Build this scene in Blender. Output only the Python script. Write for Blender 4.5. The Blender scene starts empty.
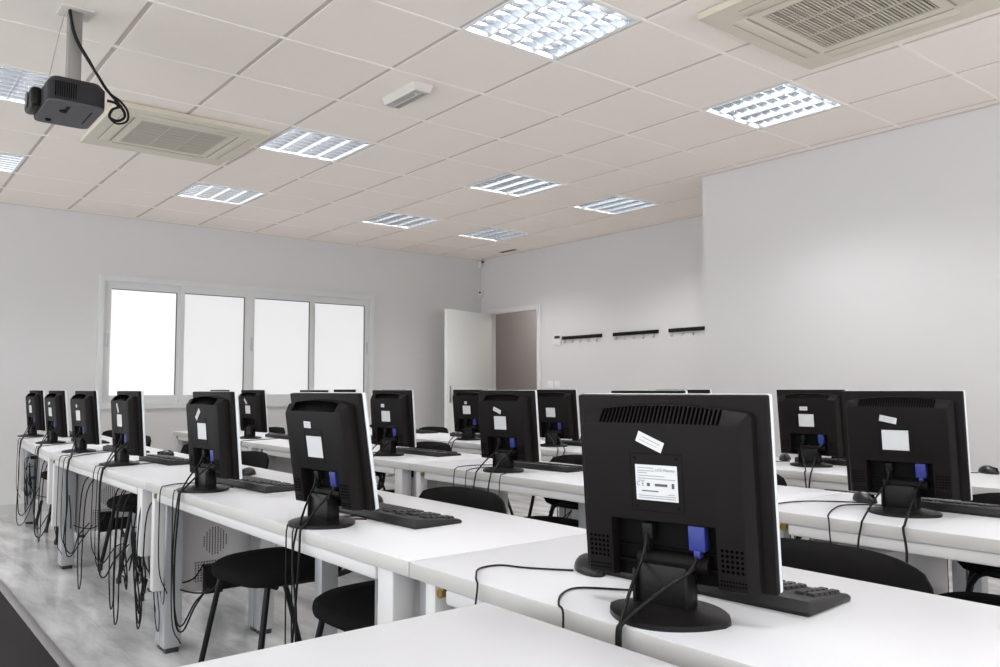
import bpy, bmesh, math, random
from mathutils import Matrix, Vector
R = math.radians
random.seed(7)
SC = bpy.context.scene
COL = SC.collection
H = 2.772          # ceiling height
ZD = 0.714         # desk top height

# ------------------------------------------------------------------ materials
def mat(name, col, rough=.5, metal=0., emit=None, estr=0., spec=.5, noise=0., nscale=60., bump=0., coat=0.):
    m = bpy.data.materials.new(name); m.use_nodes = True
    nt = m.node_tree; b = nt.nodes['Principled BSDF']
    c = (*col, 1)
    b.inputs['Base Color'].default_value = c
    b.inputs['Roughness'].default_value = rough
    b.inputs['Metallic'].default_value = metal
    b.inputs['Specular IOR Level'].default_value = spec
    b.inputs['Coat Weight'].default_value = coat
    if emit:
        b.inputs['Emission Color'].default_value = (*emit, 1)
        b.inputs['Emission Strength'].default_value = estr
    if noise or bump:
        tc = nt.nodes.new('ShaderNodeTexCoord')
        n = nt.nodes.new('ShaderNodeTexNoise'); n.inputs['Scale'].default_value = nscale; n.inputs['Detail'].default_value = 4
        nt.links.new(tc.outputs['Object'], n.inputs['Vector'])
        if noise:
            mx = nt.nodes.new('ShaderNodeMix'); mx.data_type = 'RGBA'
            mx.inputs['A'].default_value = tuple(max(0, v*(1-noise)) for v in col)+(1,)
            mx.inputs['B'].default_value = tuple(min(1, v*(1+noise)) for v in col)+(1,)
            nt.links.new(n.outputs['Fac'], mx.inputs['Factor'])
            nt.links.new(mx.outputs['Result'], b.inputs['Base Color'])
        if bump:
            bp = nt.nodes.new('ShaderNodeBump'); bp.inputs['Strength'].default_value = bump; bp.inputs['Distance'].default_value = .002
            nt.links.new(n.outputs['Fac'], bp.inputs['Height'])
            nt.links.new(bp.outputs['Normal'], b.inputs['Normal'])
    return m

def marble():
    m = bpy.data.materials.new('polished_grey_marble'); m.use_nodes = True
    nt = m.node_tree; b = nt.nodes['Principled BSDF']
    tc = nt.nodes.new('ShaderNodeTexCoord')
    mp = nt.nodes.new('ShaderNodeMapping'); mp.inputs['Rotation'].default_value = (0, 0, .75); mp.inputs['Scale'].default_value = (.8, 3.4, 1)
    nt.links.new(tc.outputs['Object'], mp.inputs['Vector'])
    n1 = nt.nodes.new('ShaderNodeTexNoise'); n1.inputs['Scale'].default_value = 1.9; n1.inputs['Detail'].default_value = 8; n1.inputs['Roughness'].default_value = .62; n1.inputs['Distortion'].default_value = .35
    nt.links.new(mp.outputs['Vector'], n1.inputs['Vector'])
    cr = nt.nodes.new('ShaderNodeValToRGB'); e = cr.color_ramp.elements
    e[0].position = .32; e[0].color = (.42, .415, .41, 1); e[1].position = .62; e[1].color = (.79, .78, .775, 1)
    nt.links.new(n1.outputs['Fac'], cr.inputs['Fac'])
    br = nt.nodes.new('ShaderNodeTexBrick'); br.inputs['Scale'].default_value = 1.0
    br.offset = 0.0
    br.inputs['Brick Width'].default_value = .6; br.inputs['Row Height'].default_value = .6; br.inputs['Mortar Size'].default_value = .0015
    br.inputs['Color1'].default_value = (1, 1, 1, 1); br.inputs['Color2'].default_value = (.93, .93, .93, 1); br.inputs['Mortar'].default_value = (.82, .82, .81, 1)
    nt.links.new(tc.outputs['Object'], br.inputs['Vector'])
    mx = nt.nodes.new('ShaderNodeMix'); mx.data_type = 'RGBA'; mx.blend_type = 'MULTIPLY'; mx.inputs['Factor'].default_value = 1
    nt.links.new(cr.outputs['Color'], mx.inputs['A']); nt.links.new(br.outputs['Color'], mx.inputs['B'])
    nt.links.new(mx.outputs['Result'], b.inputs['Base Color'])
    b.inputs['Roughness'].default_value = .13
    return m

M = dict(
 wall=mat('painted_wall', (.655, .635, .625), .85, bump=.08, nscale=180),
 ceil=mat('mineral_fibre_tile', (.90, .815, .74), .9, noise=.03, nscale=90, bump=.15),
 tee=mat('ceiling_grid_metal', (.93, .88, .80), .6),
 groove=mat('ceiling_grid_runner', (.56, .505, .465), .7),  # white runner toned down: shade of the tile gaps put into its colour
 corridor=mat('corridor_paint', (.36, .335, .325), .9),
 marble=marble(),
 frame=mat('white_lacquered_aluminium', (.66, .66, .65), .35),
 gasket=mat('dark_window_gasket', (.12, .12, .12), .6),
 pane_a=mat('frosted_glass_bright_daylight', (.3, .3, .3), .35, emit=(1, 1, 1), estr=.62),
 pane_b=mat('frosted_glass_daylight', (.3, .3, .3), .35, emit=(.99, .985, 1), estr=.47),
 door=mat('white_door_lacquer', (.79, .80, .77), .45),
 doorframe=mat('white_door_frame', (.70, .69, .68), .45),
 steel=mat('brushed_steel', (.55, .55, .55), .3, 1.),
 desk=mat('white_melamine', (.71, .71, .735), .38, noise=.012, nscale=8),
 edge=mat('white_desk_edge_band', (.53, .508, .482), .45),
 apron=mat('white_painted_metal', (.65, .63, .615), .4),
 post=mat('grey_painted_aluminium', (.42, .42, .43), .38, .35),
 foot=mat('dark_levelling_foot', (.02, .02, .02), .5),
 brass=mat('brass_lock', (.30, .20, .06), .4, .8),
 plastic=mat('black_monitor_plastic', (.0085, .0066, .0062), .5, spec=.10, bump=.10, nscale=700),
 plastic2=mat('black_gloss_plastic', (.007, .006, .0058), .36, spec=.22),
 cavity=mat('black_recess_plastic', (.004, .0036, .0036), .6, spec=.08),
 hole=mat('black_vent_openings', (.001, .001, .001), .9, spec=.0),
 silver=mat('silver_bezel', (.76, .78, .80), .35, .1),
 screen=mat('switched_off_screen', (.008, .008, .01), .15),
 label=mat('white_paper_label', (.62, .62, .62), .55),
 ink=mat('grey_printed_ink', (.30, .30, .31), .6),
 inkd=mat('black_printed_ink', (.07, .07, .07), .6),
 key=mat('black_keys', (.022, .020, .019), .4, spec=.3),
 kbd=mat('black_keyboard_case', (.015, .0132, .0126), .42, spec=.3),
 mouse=mat('black_mouse', (.012, .011, .0115), .3, spec=.3),
 cable=mat('black_cable_rubber', (.006, .006, .006), .5, spec=.2),
 vga=mat('blue_connector_plastic', (.018, .030, .20), .45),
 chairfab=mat('black_chair_fabric', (.0085, .0078, .0076), .95, spec=.08, noise=.35, nscale=400, bump=.3),
 chairtube=mat('black_steel_tube', (.005, .005, .005), .4, spec=.2),
 chairshell=mat('black_chair_shell', (.016, .016, .016), .5),
 pcside=mat('light_grey_computer_steel', (.60, .565, .555), .42, .1),
 pcrear=mat('grey_computer_rear', (.30, .30, .29), .45, .3),
 red=mat('red_switch', (.55, .02, .015), .4),
 bracket=mat('black_bracket_steel', (.006, .0055, .0055), .5, spec=.15),
 ac=mat('cream_air_conditioner_plastic', (.64, .585, .475), .45),
 acslot=mat('soft_air_slot', (.36, .32, .255), .7),
 acdark=mat('dark_air_slot', (.10, .085, .065), .7),
 acgrille=mat('cream_grille_slat', (.52, .47, .385), .5),
 louvre=mat('mirror_aluminium_louvre', (.78, .80, .83), .17, 1.),
 lampbody=mat('white_lamp_housing', (.78, .78, .78), .5),
 tube=mat('fluorescent_tube_glow', (1, 1, 1), .5, emit=(.97, .985, 1.0), estr=76.),
 proj=mat('charcoal_projector_shell', (.018, .017, .019), .5, spec=.25),
 projunder=mat('grey_projector_underside', (.07, .07, .076), .5),
 pole=mat('grey_mount_pole', (.27, .25, .235), .45, .3),
 lens=mat('projector_lens_glass', (.02, .02, .03), .08),
 emer=mat('white_emergency_plastic', (.66, .625, .57), .5),
 emerglass=mat('grey_emergency_diffuser', (.33, .31, .29), .3),
 rail=mat('black_coat_rail', (.006, .005, .0045), .55, spec=.15),
 thermo=mat('cream_thermostat', (.74, .73, .68), .5),
 dark=mat('dark_display', (.03, .03, .03), .3),
 wplast=mat('white_wall_plastic', (.76, .76, .76), .45),
 carpet=mat('dark_grey_platform_covering', (.030, .027, .028), .9, spec=.15, noise=.2, nscale=250),
 nosing=mat('aluminium_step_nosing', (.33, .32, .33), .42, .5),
 base=mat('grey_baseboard', (.52, .515, .50), .5),
)

# ------------------------------------------------------------------ mesh helpers
def merge(bm, src, mtx=None):
    me = bpy.data.meshes.new('tmp')
    if mtx is not None: bmesh.ops.transform(src, matrix=mtx, verts=src.verts)
    src.to_mesh(me); src.free(); bm.from_mesh(me); bpy.data.meshes.remove(me)

def box(bm, x0, x1, y0, y1, z0, z1, bev=0, seg=2, mtx=None):
    t = bmesh.new(); bmesh.ops.create_cube(t, size=1)
    bmesh.ops.scale(t, vec=(x1-x0, y1-y0, z1-z0), verts=t.verts)
    bmesh.ops.translate(t, vec=((x0+x1)/2, (y0+y1)/2, (z0+z1)/2), verts=t.verts)
    if bev: bmesh.ops.bevel(t, geom=list(t.edges), offset=bev, segments=seg, profile=.5, affect='EDGES')
    merge(bm, t, mtx)

def cyl(bm, p0, p1, r, r2=None, seg=16, cap=True):
    p0, p1 = Vector(p0), Vector(p1); d = p1-p0
    t = bmesh.new()
    bmesh.ops.create_cone(t, cap_ends=cap, segments=seg, radius1=r, radius2=r if r2 is None else r2, depth=d.length)
    q = Vector((0, 0, 1)).rotation_difference(d.normalized()).to_matrix().to_4x4()
    merge(bm, t, Matrix.Translation((p0+p1)/2) @ q)

def smooth_path(pts, n=6):
    P = [Vector(p) for p in pts]
    if len(P) < 3: return P
    P = [2*P[0]-P[1]] + P + [2*P[-1]-P[-2]]
    out = []
    for i in range(1, len(P)-2):
        a, b, c, d = P[i-1:i+3]
        for k in range(n):
            t = k/n
            out.append(.5*((2*b)+(c-a)*t+(2*a-5*b+4*c-d)*t*t+(3*b-a-3*c+d)*t**3))
    out.append(P[-2]); return out

def tube(bm, pts, r, seg=6, n=6, smooth=True, flat=1., closed=False):
    P = smooth_path(pts, n) if smooth else [Vector(p) for p in pts]
    rings = []; ref = None
    for i, p in enumerate(P):
        d = (P[min(i+1, len(P)-1)]-P[max(i-1, 0)])
        if d.length < 1e-9: d = Vector((0, 0, 1))
        d.normalize()
        if ref is None:
            ref = Vector((0, 0, 1)) if abs(d.z) < .9 else Vector((1, 0, 0))
        u = (ref-d*ref.dot(d))
        if u.length < 1e-6: u = d.orthogonal()
        u.normalize(); v = d.cross(u); ref = u
        rings.append([bm.verts.new(p+r*(math.cos(2*math.pi*k/seg)*u*flat+math.sin(2*math.pi*k/seg)*v)) for k in range(seg)])
    for a, b in zip(rings, rings[1:]):
        for k in range(seg):
            bm.faces.new((a[k], a[(k+1) % seg], b[(k+1) % seg], b[k]))
    bm.faces.new(rings[0][::-1]); bm.faces.new(rings[-1])

def prism(bm, outline, z0, z1, top=None, bev=0, mtx=None):
    """outline: list of (x,y) extruded from z0 to z1; top = different outline at z1"""
    t = bmesh.new(); top = top or outline
    a = [t.verts.new((x, y, z0)) for x, y in outline]; b = [t.verts.new((x, y, z1)) for x, y in top]
    n = len(a)
    for k in range(n): t.faces.new((a[k], a[(k+1) % n], b[(k+1) % n], b[k]))
    t.faces.new(a[::-1]); t.faces.new(b)
    bmesh.ops.recalc_face_normals(t, faces=t.faces)
    if bev:
        es = [e for e in t.edges if all(v in b for v in e.verts)]
        bmesh.ops.bevel(t, geom=es, offset=bev, segments=2, profile=.5, affect='EDGES')
    merge(bm, t, mtx)

def link(o, parent=None):
    COL.objects.link(o)
    if parent: o.parent = parent
    return o

def obj(name, bm, m, parent=None, loc=None, ang=26, mtx=None):
    bmesh.ops.recalc_face_normals(bm, faces=bm.faces)
    if mtx is not None: bmesh.ops.transform(bm, matrix=mtx, verts=bm.verts)
    if loc is not None and parent is None: bmesh.ops.translate(bm, vec=-Vector(loc), verts=bm.verts)
    me = bpy.data.meshes.new(name); bm.to_mesh(me); bm.free()
    for p in me.polygons: p.use_smooth = True
    me.set_sharp_from_angle(angle=R(ang))
    for mm in (m if isinstance(m, (list, tuple)) else [m]): me.materials.append(mm)
    o = bpy.data.objects.new(name, me)
    if loc is not None and parent is None: o.location = loc
    return link(o, parent)

def B(*boxes, bev=0):
    bm = bmesh.new()
    for b in boxes: box(bm, *b, bev=bev)
    return bm

def tag(o, label, cat, group=None, kind=None):
    o['label'] = label; o['category'] = cat
    if group: o['group'] = group
    if kind: o['kind'] = kind
    return o

def thing(name, label, cat, loc=(0, 0, 0), rz=0, group=None):
    o = bpy.data.objects.new(name, None); o.empty_display_size = .05
    o.location = loc; o.rotation_euler = (0, 0, rz)
    link(o); return tag(o, label, cat, group)

def struct(name, bm, m, label, cat):
    o = obj(name, bm, m); o['kind'] = 'structure'; o['label'] = label; o['category'] = cat; return o

def children(o): return [c for c in bpy.data.objects if c.parent == o]
TREE = {}
def dup(root, loc, rz, label, group=None):
    """a copy of a thing, its parts and their sub-parts"""
    if root.name not in TREE:
        TREE[root.name] = [(c, children(c)) for c in children(root)]
    r = root.copy(); COL.objects.link(r); r.location = loc; r.rotation_euler = (0, 0, rz)
    r['label'] = label
    if group: r['group'] = group
    made = []
    for ch, gs in TREE[root.name]:
        c = ch.copy(); COL.objects.link(c); c.parent = r; made.append(c)
        for g in gs:
            d = g.copy(); COL.objects.link(d); d.parent = c
    return r, made

ORD = ['first', 'second', 'third', 'fourth', 'fifth', 'sixth', 'seventh', 'eighth', 'ninth']
ROWNAME = ['front', 'middle', 'back']

# ------------------------------------------------------------------ room shell
XW, YR, YD, XR = 4.811, -4.282, -5.470, .37
XB, YF = -6.6, 2.9
struct('floor', B((XB, XW+2.8, YD-2.2, YF, -.1, 0)), M['marble'], 'polished pale grey marble floor', 'floor')
# window wall with its opening (y -3.84..-.91, z .93..2.18)
wy0, wy1, wz0, wz1 = -3.85, -.905, .93, 2.18
struct('wall_left', B((XW, XW+.25, YD-.1, wy0, 0, H+.2), (XW, XW+.25, wy1, YF, 0, H+.2), (XW, XW+.25, wy0, wy1, 0, wz0), (XW, XW+.25, wy0, wy1, wz1, H+.2)), M['wall'], 'plain pale grey wall with the wide window', 'wall')
dx0, dx1, dz1 = 3.70, 4.58, 2.04
struct('wall_back', B((XR, dx0-.03, YD-.06, YD, 0, H+.2), (dx1+.03, XW, YD-.06, YD, 0, H+.2), (dx0-.03, dx1+.03, YD-.06, YD, dz1+.03, H+.2)), M['wall'], 'plain pale wall with the doorway and coat racks', 'wall')
struct('wall_right', B((XB, XR, YD-.12, YR, 0, H+.2)), M['wall'], 'large plain off-white wall on the right', 'wall')
# corridor behind the door
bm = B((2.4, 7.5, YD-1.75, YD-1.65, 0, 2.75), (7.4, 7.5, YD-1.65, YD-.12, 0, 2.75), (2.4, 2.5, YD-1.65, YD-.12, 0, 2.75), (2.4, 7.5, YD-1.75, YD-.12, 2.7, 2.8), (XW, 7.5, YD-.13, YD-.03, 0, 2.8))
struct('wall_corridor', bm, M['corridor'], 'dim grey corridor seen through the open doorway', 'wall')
bm = B((XW-.015, XW, YD, YF, 0, .085)); struct('baseboard_left', bm, M['base'], 'low grey skirting along the window wall', 'baseboard')
bm = B((XR, dx0-.07, YD, YD+.015, 0, .085)); struct('baseboard_back', bm, M['base'], 'low grey skirting along the door wall', 'baseboard')
bm = B((XB, XR, YR, YR+.015, 0, .085)); struct('baseboard_right', bm, M['base'], 'low grey skirting along the right wall', 'baseboard')

# ceiling: 0.6 m grid.  cell (i,j) covers x .6i...6(i+1), y -.6(j+1)..-.6j
T = .6
LIGHTS = [(-2, 2), (-2, 5), (2, 2), (2, 5), (2, 7), (5, 2), (5, 5), (5, 7), (2, -1), (5, -1), (-5, -1), (-5, 2), (-5, 5)]
LIGHTS_SEEN = LIGHTS[:10]
bm = bmesh.new()
for i in range(-11, 9):
    for j in range(-5, 10):
        if (i, j) in LIGHTS: continue
        x0, x1, y0, y1 = T*i, T*(i+1), -T*(j+1), -T*j
        x0 = max(x0, XB); x1 = min(x1, XW); y1 = min(y1, YF); y0 = max(y0, YD)
        if x0 >= XR-.01 or x1 <= XR+.01: pass
        if y0 >= y1 or x0 >= x1: continue
        if x1 <= XR+.01 and y1 <= YR+.01: continue
        box(bm, x0+.002, x1-.002, y0+.013, y1-.013, H, H+.015)
box(bm, XB, XW, YD, YF, H+.16, H+.2)
ceil = struct('ceiling', bm, M['ceil'], 'suspended ceiling of square off-white tiles', 'ceiling')
bm = bmesh.new()
for j in range(-4, 10):
    y = -T*j; xs = XB if y > YR else XR
    box(bm, xs, XW, y-.017, y+.017, H+.005, H+.013)
g1 = obj('grid_runner', bm, M['groove'], ceil)
bm = bmesh.new()
for i in range(-11, 9):
    x = T*i
    box(bm, x-.007, x+.007, (YR if x < XR else YD), YF, H-.0025, H+.012)
g2 = obj('cross_tee', bm, M['tee'], ceil)
# slim shadow trim where ceiling meets walls
bm = B((XW-.012, XW, YD, YF, H-.006, H), (XR, XW, YD, YD+.012, H-.006, H), (XB, XR, YR, YR+.012, H-.006, H))
struct('trim_1', bm, M['groove'], 'thin dark joint where ceiling meets the walls', 'trim')

# ------------------------------------------------------------------ window
ys = [(-1.007, -1.620), (-1.690, -2.310), (-2.420, -3.052), (-3.131, -3.760)]
win = struct('window_1', B((XW-.03, XW+.06, wy0-.02, wy1+.02, wz1-.045, wz1+.01), (XW-.03, XW+.06, wy0-.02, wy1+.02, wz0-.02, wz0+.035),
    (XW-.03, XW+.06, wy1-.035, wy1+.02, wz0+.035, wz1-.045), (XW-.03, XW+.06, wy0-.02, wy0+.035, wz0+.035, wz1-.045)), M['frame'], 'wide four-pane frosted sliding window in white frame', 'window')
zt, zb = 2.065, 1.04
for k, (ya, yb) in enumerate(ys):
    outer = k in (0, 3)
    off = .025 if outer else 0.
    l = ya+.062; r_ = yb-.062
    if k == 0: l = wy1-.035
    if k == 1: l = ya+.045; r_ = yb-.055
    if k == 2: l = ya+.055; r_ = yb-.045
    if k == 3: r_ = wy0+.035
    if k == 0: r_ = yb-.03
    if k == 3: l = ya+.03
    X0, X1 = XW-.018+off, XW+.012+off
    bm = B((X0, X1, ya, l, wz0+.035, wz1-.045), (X0, X1, r_, yb, wz0+.035, wz1-.045), (X0, X1, yb, ya, zt, wz1-.045), (X0, X1, yb, ya, wz0+.035, zb))
    s = obj('window_sash', bm, M['frame'], win)
    obj('window_pane', B((XW+.006+off, XW+.010+off, yb-.004, ya+.004, zb-.004, zt+.004)), M['pane_a'] if k == 0 else M['pane_b'], s)
    gy = yb+.006 if k in (0, 2) else yb+.004
    obj('gasket', B((X0-.001, X0+.006, yb-.002, yb+.008, zb, zt), (X0-.001, X0+.006, yb, ya, zt-.006, zt+.002)), M['gasket'], s)
    hy = {0: ya+.03, 1: None, 2: ya+.03, 3: yb-.03}[k]
    if hy: obj('sash_latch', B((X0-.008, X0, hy-.008, hy+.008, 1.50, 1.64), bev=.003), M['steel'], s)

# ------------------------------------------------------------------ door
fr = bmesh.new()
for b in ((dx0-.065, dx0, YD-.065, YD+.018, 0, dz1+.065), (dx1, dx1+.065, YD-.065, YD+.018, 0, dz1+.065), (dx0, dx1, YD-.065, YD+.018, dz1, dz1+.065)): box(fr, *b, bev=.004)
door = struct('door_1', fr, M['doorframe'], 'white doorway frame at the far corner with its open door', 'door')
hx, hy = dx1-.005, YD+.03
ang = math.atan2(-4.53-hy, 4.262-hx)
L = Matrix.Translation((hx, hy, 0)) @ Matrix.Rotation(ang, 4, 'Z')
leaf = obj('door_leaf', B((0, .965, -.02, .02, .01, dz1-.005), bev=.004), M['door'], door, mtx=L)
for s in (-1, 1):
    bm = bmesh.new()
    box(bm, .883, .918, s*.021-.004, s*.021+.004, .93, 1.13, bev=.003)
    cyl(bm, (.90, s*.02, 1.04), (.90, s*.07, 1.04), .009); tube(bm, [(.90, s*.068, 1.04), (.85, s*.07, 1.04), (.79, s*.066, 1.038)], .009, 8)
    cyl(bm, (.90, s*.022, .965), (.90, s*.032, .965), .012)
    obj('door_handle', bm, M['steel'], leaf, mtx=L)
bm = bmesh.new()
for z in (.25, 1.0, 1.8): cyl(bm, (0, -.024, z-.05), (0, -.024, z+.05), .008)
obj('hinge', bm, M['steel'], leaf, mtx=L)

# ------------------------------------------------------------------ platform under the camera
o = obj('platform', B((-6.0, 4.2, .262, YF-.01, 0, .012)), M['carpet'], loc=(-.9, 1.5, 0))
tag(o, 'dark grey raised platform edge at the lower left corner', 'platform')
bm = B((-6.0, 4.2, .222, .264, 0, .016), bev=.003)
obj('step_nosing', bm, M['nosing'], o, mtx=Matrix.Translation((.9, -1.5, 0)))['label'] = 'light aluminium strip along the platform edge'

# ------------------------------------------------------------------ desks
def make_desk(W=2.055, D=.61, label='', cat='desk'):
    """origin at floor, front right... x 0..W to the left in the picture, y 0 front edge, -D back"""
    t = thing('computer_desk', label, cat, group='white computer desks in rows')
    bm = bmesh.new(); box(bm, .0015, W-.0015, -D, 0, ZD-.036, ZD, bev=.003)
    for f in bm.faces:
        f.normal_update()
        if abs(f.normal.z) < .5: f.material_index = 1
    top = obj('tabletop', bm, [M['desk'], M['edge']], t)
    bm = bmesh.new(); box(bm, .165, W-.13, -.030, -.008, ZD-.072, ZD-.037, bev=.008, seg=3); obj('apron', bm, M['apron'], t)
    bm = bmesh.new(); box(bm, .10, W-.10, -D+.03, -D+.055, ZD-.08, ZD-.037, bev=.004); obj('rear_beam', bm, M['apron'], t)
    def post(x, y, s=.03):
        bm = bmesh.new(); box(bm, x-s, x+s, y-s*1.2, y+s*1.2, .02, ZD-.037, bev=.006)
        p = obj('leg', bm, M['post'], t)
        bm = bmesh.new(); box(bm, x-s*.9, x+s*.9, y-s*.9, y+s*.9, 0, .021, bev=.003); obj('foot_pad', bm, M['foot'], p)
    for x in (.042, W-.024):
        post(x, -.11); post(x, -.52)
        bm = bmesh.new(); box(bm, x-.02, x+.02, -.49, -.14, ZD-.085, ZD-.04, bev=.004); obj('side_rail', bm, M['apron'], t)
    post(W/2+.08, -.36, .028)
    # white cable covers: near end (tall) and far end (short, set inwards)
    bm = bmesh.new(); box(bm, .088, .160, -.075, -.012, .385, ZD-.037, bev=.005); obj('cable_cover', bm, M['apron'], t)
    bm = bmesh.new(); box(bm, W-.085, W-.045, -.06, -.014, .27, ZD-.037, bev=.005); c = obj('cable_cover', bm, M['apron'], t)
    bm = bmesh.new(); cyl(bm, (W-.115, -.004, ZD-.05), (W-.115, -.02, ZD-.05), .010)
    box(bm, W-.124, W-.106, -.018, -.006, ZD-.054, ZD-.037, bev=.003)
    obj('lock', bm, M['brass'], t)['label'] = 'small brass lock under the tabletop'
    return t

ROWY = [-.035, -1.34, -2.50]
SEAMS = [-4.075, -2.020, .035, 2.090]
desk0 = None
for rw, y in enumerate(ROWY):
    for k, x in enumerate(SEAMS):
        yy, rz = y, 0.
        if k == 3: rz = -.058 if rw == 0 else -.03
        pos = ['nearest the camera', 'second from the near end', 'third from the near end', 'farthest, by the window wall'][k]
        lb = f'long white desk in the {ROWNAME[rw]} row, {pos}'
        if rw == 2 and k == 0: continue_ = True
        if desk0 is None:
            desk0 = make_desk(label=lb); desk0.location = (x, yy, 0); desk0.rotation_euler = (0, 0, rz)
        else: dup(desk0, (x, yy, 0), rz, lb)
# teacher desk in the foreground
td = thing('teacher_desk', 'bare white desk top in the foreground, cut off by the bottom of the photo', 'desk', (-2.405, .044, 0))
bm = bmesh.new(); box(bm, -1.6, 0, 0, .74, ZD-.036, ZD, bev=.003)
obj('tabletop', bm, [M['desk'], M['edge']], td)
for x in (-1.54, -.06):
    for y in (.06, .68):
        bm = bmesh.new(); box(bm, x-.03, x+.03, y-.03, y+.03, 0, ZD-.037, bev=.005); obj('leg', bm, M['post'], td)
bm = bmesh.new(); box(bm, -1.5, -.1, .05, .07, .25, ZD-.037, bev=.003); obj('modesty_panel', bm, M['apron'], td)

# ------------------------------------------------------------------ monitor
PW, PH, TILT = .365, .330, .09
PM = Matrix.Translation((0, -.035, .048)) @ Matrix.Rotation(-TILT, 4, 'X')   # panel frame: y towards the back
def text_mesh(body, size):
    cu = bpy.data.curves.new('t', 'FONT'); cu.body = body; cu.size = size; cu.align_x = 'CENTER'; cu.align_y = 'CENTER'
    o = bpy.data.objects.new('t', cu); COL.objects.link(o)
    bpy.context.view_layer.update()
    me = bpy.data.meshes.new_from_object(o.evaluated_get(bpy.context.evaluated_depsgraph_get()))
    bpy.data.objects.remove(o); return me

def back_text(bm, body, size, x, z, y):
    """text lying on the rear face (seen from +y, so its reading direction is -x)"""
    me = text_mesh(body, size); t = bmesh.new(); t.from_mesh(me); bpy.data.meshes.remove(me)
    mt = Matrix(((-1, 0, 0, x), (0, 0, 1, y), (0, 1, 0, z), (0, 0, 0, 1)))
    merge(bm, t, mt)

def make_monitor(label):
    t = thing('computer_monitor', label, 'monitor', group='black flat monitors')
    # stand base: lens shaped foot
    n = 14; w, d = .109, .096; out = []
    for s in (1, -1):
        for k in range(n+1):
            a = -1+2*k/n
            out.append((s*-a*w*.98, s*(.012+(d-.012)*(1-a*a)**.8)))
    out = [(x-.012, y+.016) for x, y in out]
    bm = bmesh.new(); prism(bm, out, 0, .009)
    prism(bm, out, .009, .017, top=[(-.008+(x+.012)*.55, .012+(y-.016)*.6) for x, y in out], bev=0)
    obj('stand_base', bm, M['plastic2'], t, ang=50)
    bm = bmesh.new(); box(bm, -.047, .047, -.022, .018, .012, .085, bev=.005); box(bm, -.052, -.046, -.015, .026, .012, .075, bev=.002)
    box(bm, .046, .052, -.015, .026, .012, .075, bev=.002)
    neck = obj('stand_neck', bm, M['plastic2'], t)
    bm = bmesh.new(); cyl(bm, (-.078, -.012, .088), (.055, -.012, .088), .015, seg=20); obj('hinge', bm, M['plastic'], neck)
    # panel
    bm = bmesh.new(); box(bm, -PW/2, PW/2, -.017, 0, 0, PH, bev=.004); back = obj('panel_back', bm, M['plastic'], t, mtx=PM)
    bm = bmesh.new()
    f0, f1, e = -.029, -.017, .022
    box(bm, -PW/2, -PW/2+e, f0, f1, 0, PH, bev=.003); box(bm, PW/2-e, PW/2, f0, f1, 0, PH, bev=.003)
    box(bm, -PW/2+e-.004, PW/2-e+.004, f0, f1, PH-e, PH, bev=.003); box(bm, -PW/2+e-.004, PW/2-e+.004, f0, f1, 0, .038, bev=.003)
    obj('front_bezel', bm, M['silver'], t, mtx=PM)['label'] = 'silver front frame of the monitor'
    obj('screen', B((-PW/2+.018, PW/2-.018, -.026, -.016, .034, PH-.018)), M['screen'], t, mtx=PM)
    # rear housing: inverted U outline lofted backwards (prism z -> panel y)
    def U(x, zb, zt, cx, cz, arch):
        o = [(-x, zb), (-cx, zb), (-cx, cz), (cx, cz), (cx, zb), (x, zb), (x, zt-.006), (x-.005, zt)]
        for k in range(1, 8): a = k/8; o.append((x-.005-(2*x-.010)*a, zt+arch*math.sin(math.pi*a)))
        return o+[(-x+.005, zt), (-x, zt-.006)]
    bm = bmesh.new()
    A_ = U(.162, .006, .302, .099, .113, .012); B_ = U(.150, .010, .282, .099, .113, .002)
    mt = Matrix(((1, 0, 0, 0), (0, 0, 1, 0), (0, 1, 0, 0), (0, 0, 0, 1)))
    prism(bm, A_, -.001, .020, mtx=mt); prism(bm, A_, .020, .041, top=B_, mtx=mt, bev=.002)
    hs = obj('rear_housing', bm, M['plastic'], t, mtx=PM, ang=28)
    bm = B((-.100, .100, -.001, .010, .004, .114), (-.100, .100, .009, .020, .030, .036), (-.100, .100, .009, .016, .060, .062)); obj('port_recess', bm, M['cavity'], hs, mtx=PM)
    bm = bmesh.new()
    for k in range(30):
        x = -.112+k*.224/29
        a = (x/.162*.5+.5); zt_ = .302+.012*math.sin(math.pi*a)
        p0, p1 = Vector((0, .0212, zt_-.0005)), Vector((0, .0400, .2842)); nn = Vector((0, zt_-.2842, .0188)).normalized()*.0006
        q4 = [bm.verts.new(Vector((x+sx_*.0021, 0, 0))+pp+nn) for pp, sx_ in ((p0, -1), (p0, 1), (p1, 1), (p1, -1))]; q5 = [bm.verts.new(v.co-nn*4) for v in q4]
        bm.faces.new(q4); bm.faces.new(q5[::-1])
        for a4 in range(4): bm.faces.new((q4[a4], q5[a4], q5[(a4+1) % 4], q4[(a4+1) % 4]))
    obj('vent_slots', bm, M['hole'], hs, mtx=PM)
    for sx in (-1, 1):
        bm = bmesh.new()
        for i in range(5):
            for j in range(5):
                x = sx*.126+(i-2)*.0085; z = .060+(j-2)*.0085
                cyl(bm, (x, 0.0408, z), (x, 0.0416, z), .0026, seg=8)
        for i in range(9):
            for j in range(2):
                x = sx*.126+(i-4)*.0052; z = .020+j*.0065
                cyl(bm, (x, 0.0408, z), (x, 0.0416, z), .0016, seg=6)
        obj('speaker_grille', bm, M['hole'], hs, mtx=PM)
    # square mounting recess with four screws
    bm = bmesh.new(); yy = 0.0413
    for (a, b, c, d_) in ((-.05, .05, .236, .2375), (-.05, .05, .1355, .137), (-.05, -.0485, .1355, .2375), (.0485, .05, .1355, .2375)): box(bm, a+.004, b+.004, 0.0406, yy, c-.005, d_-.005)
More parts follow.
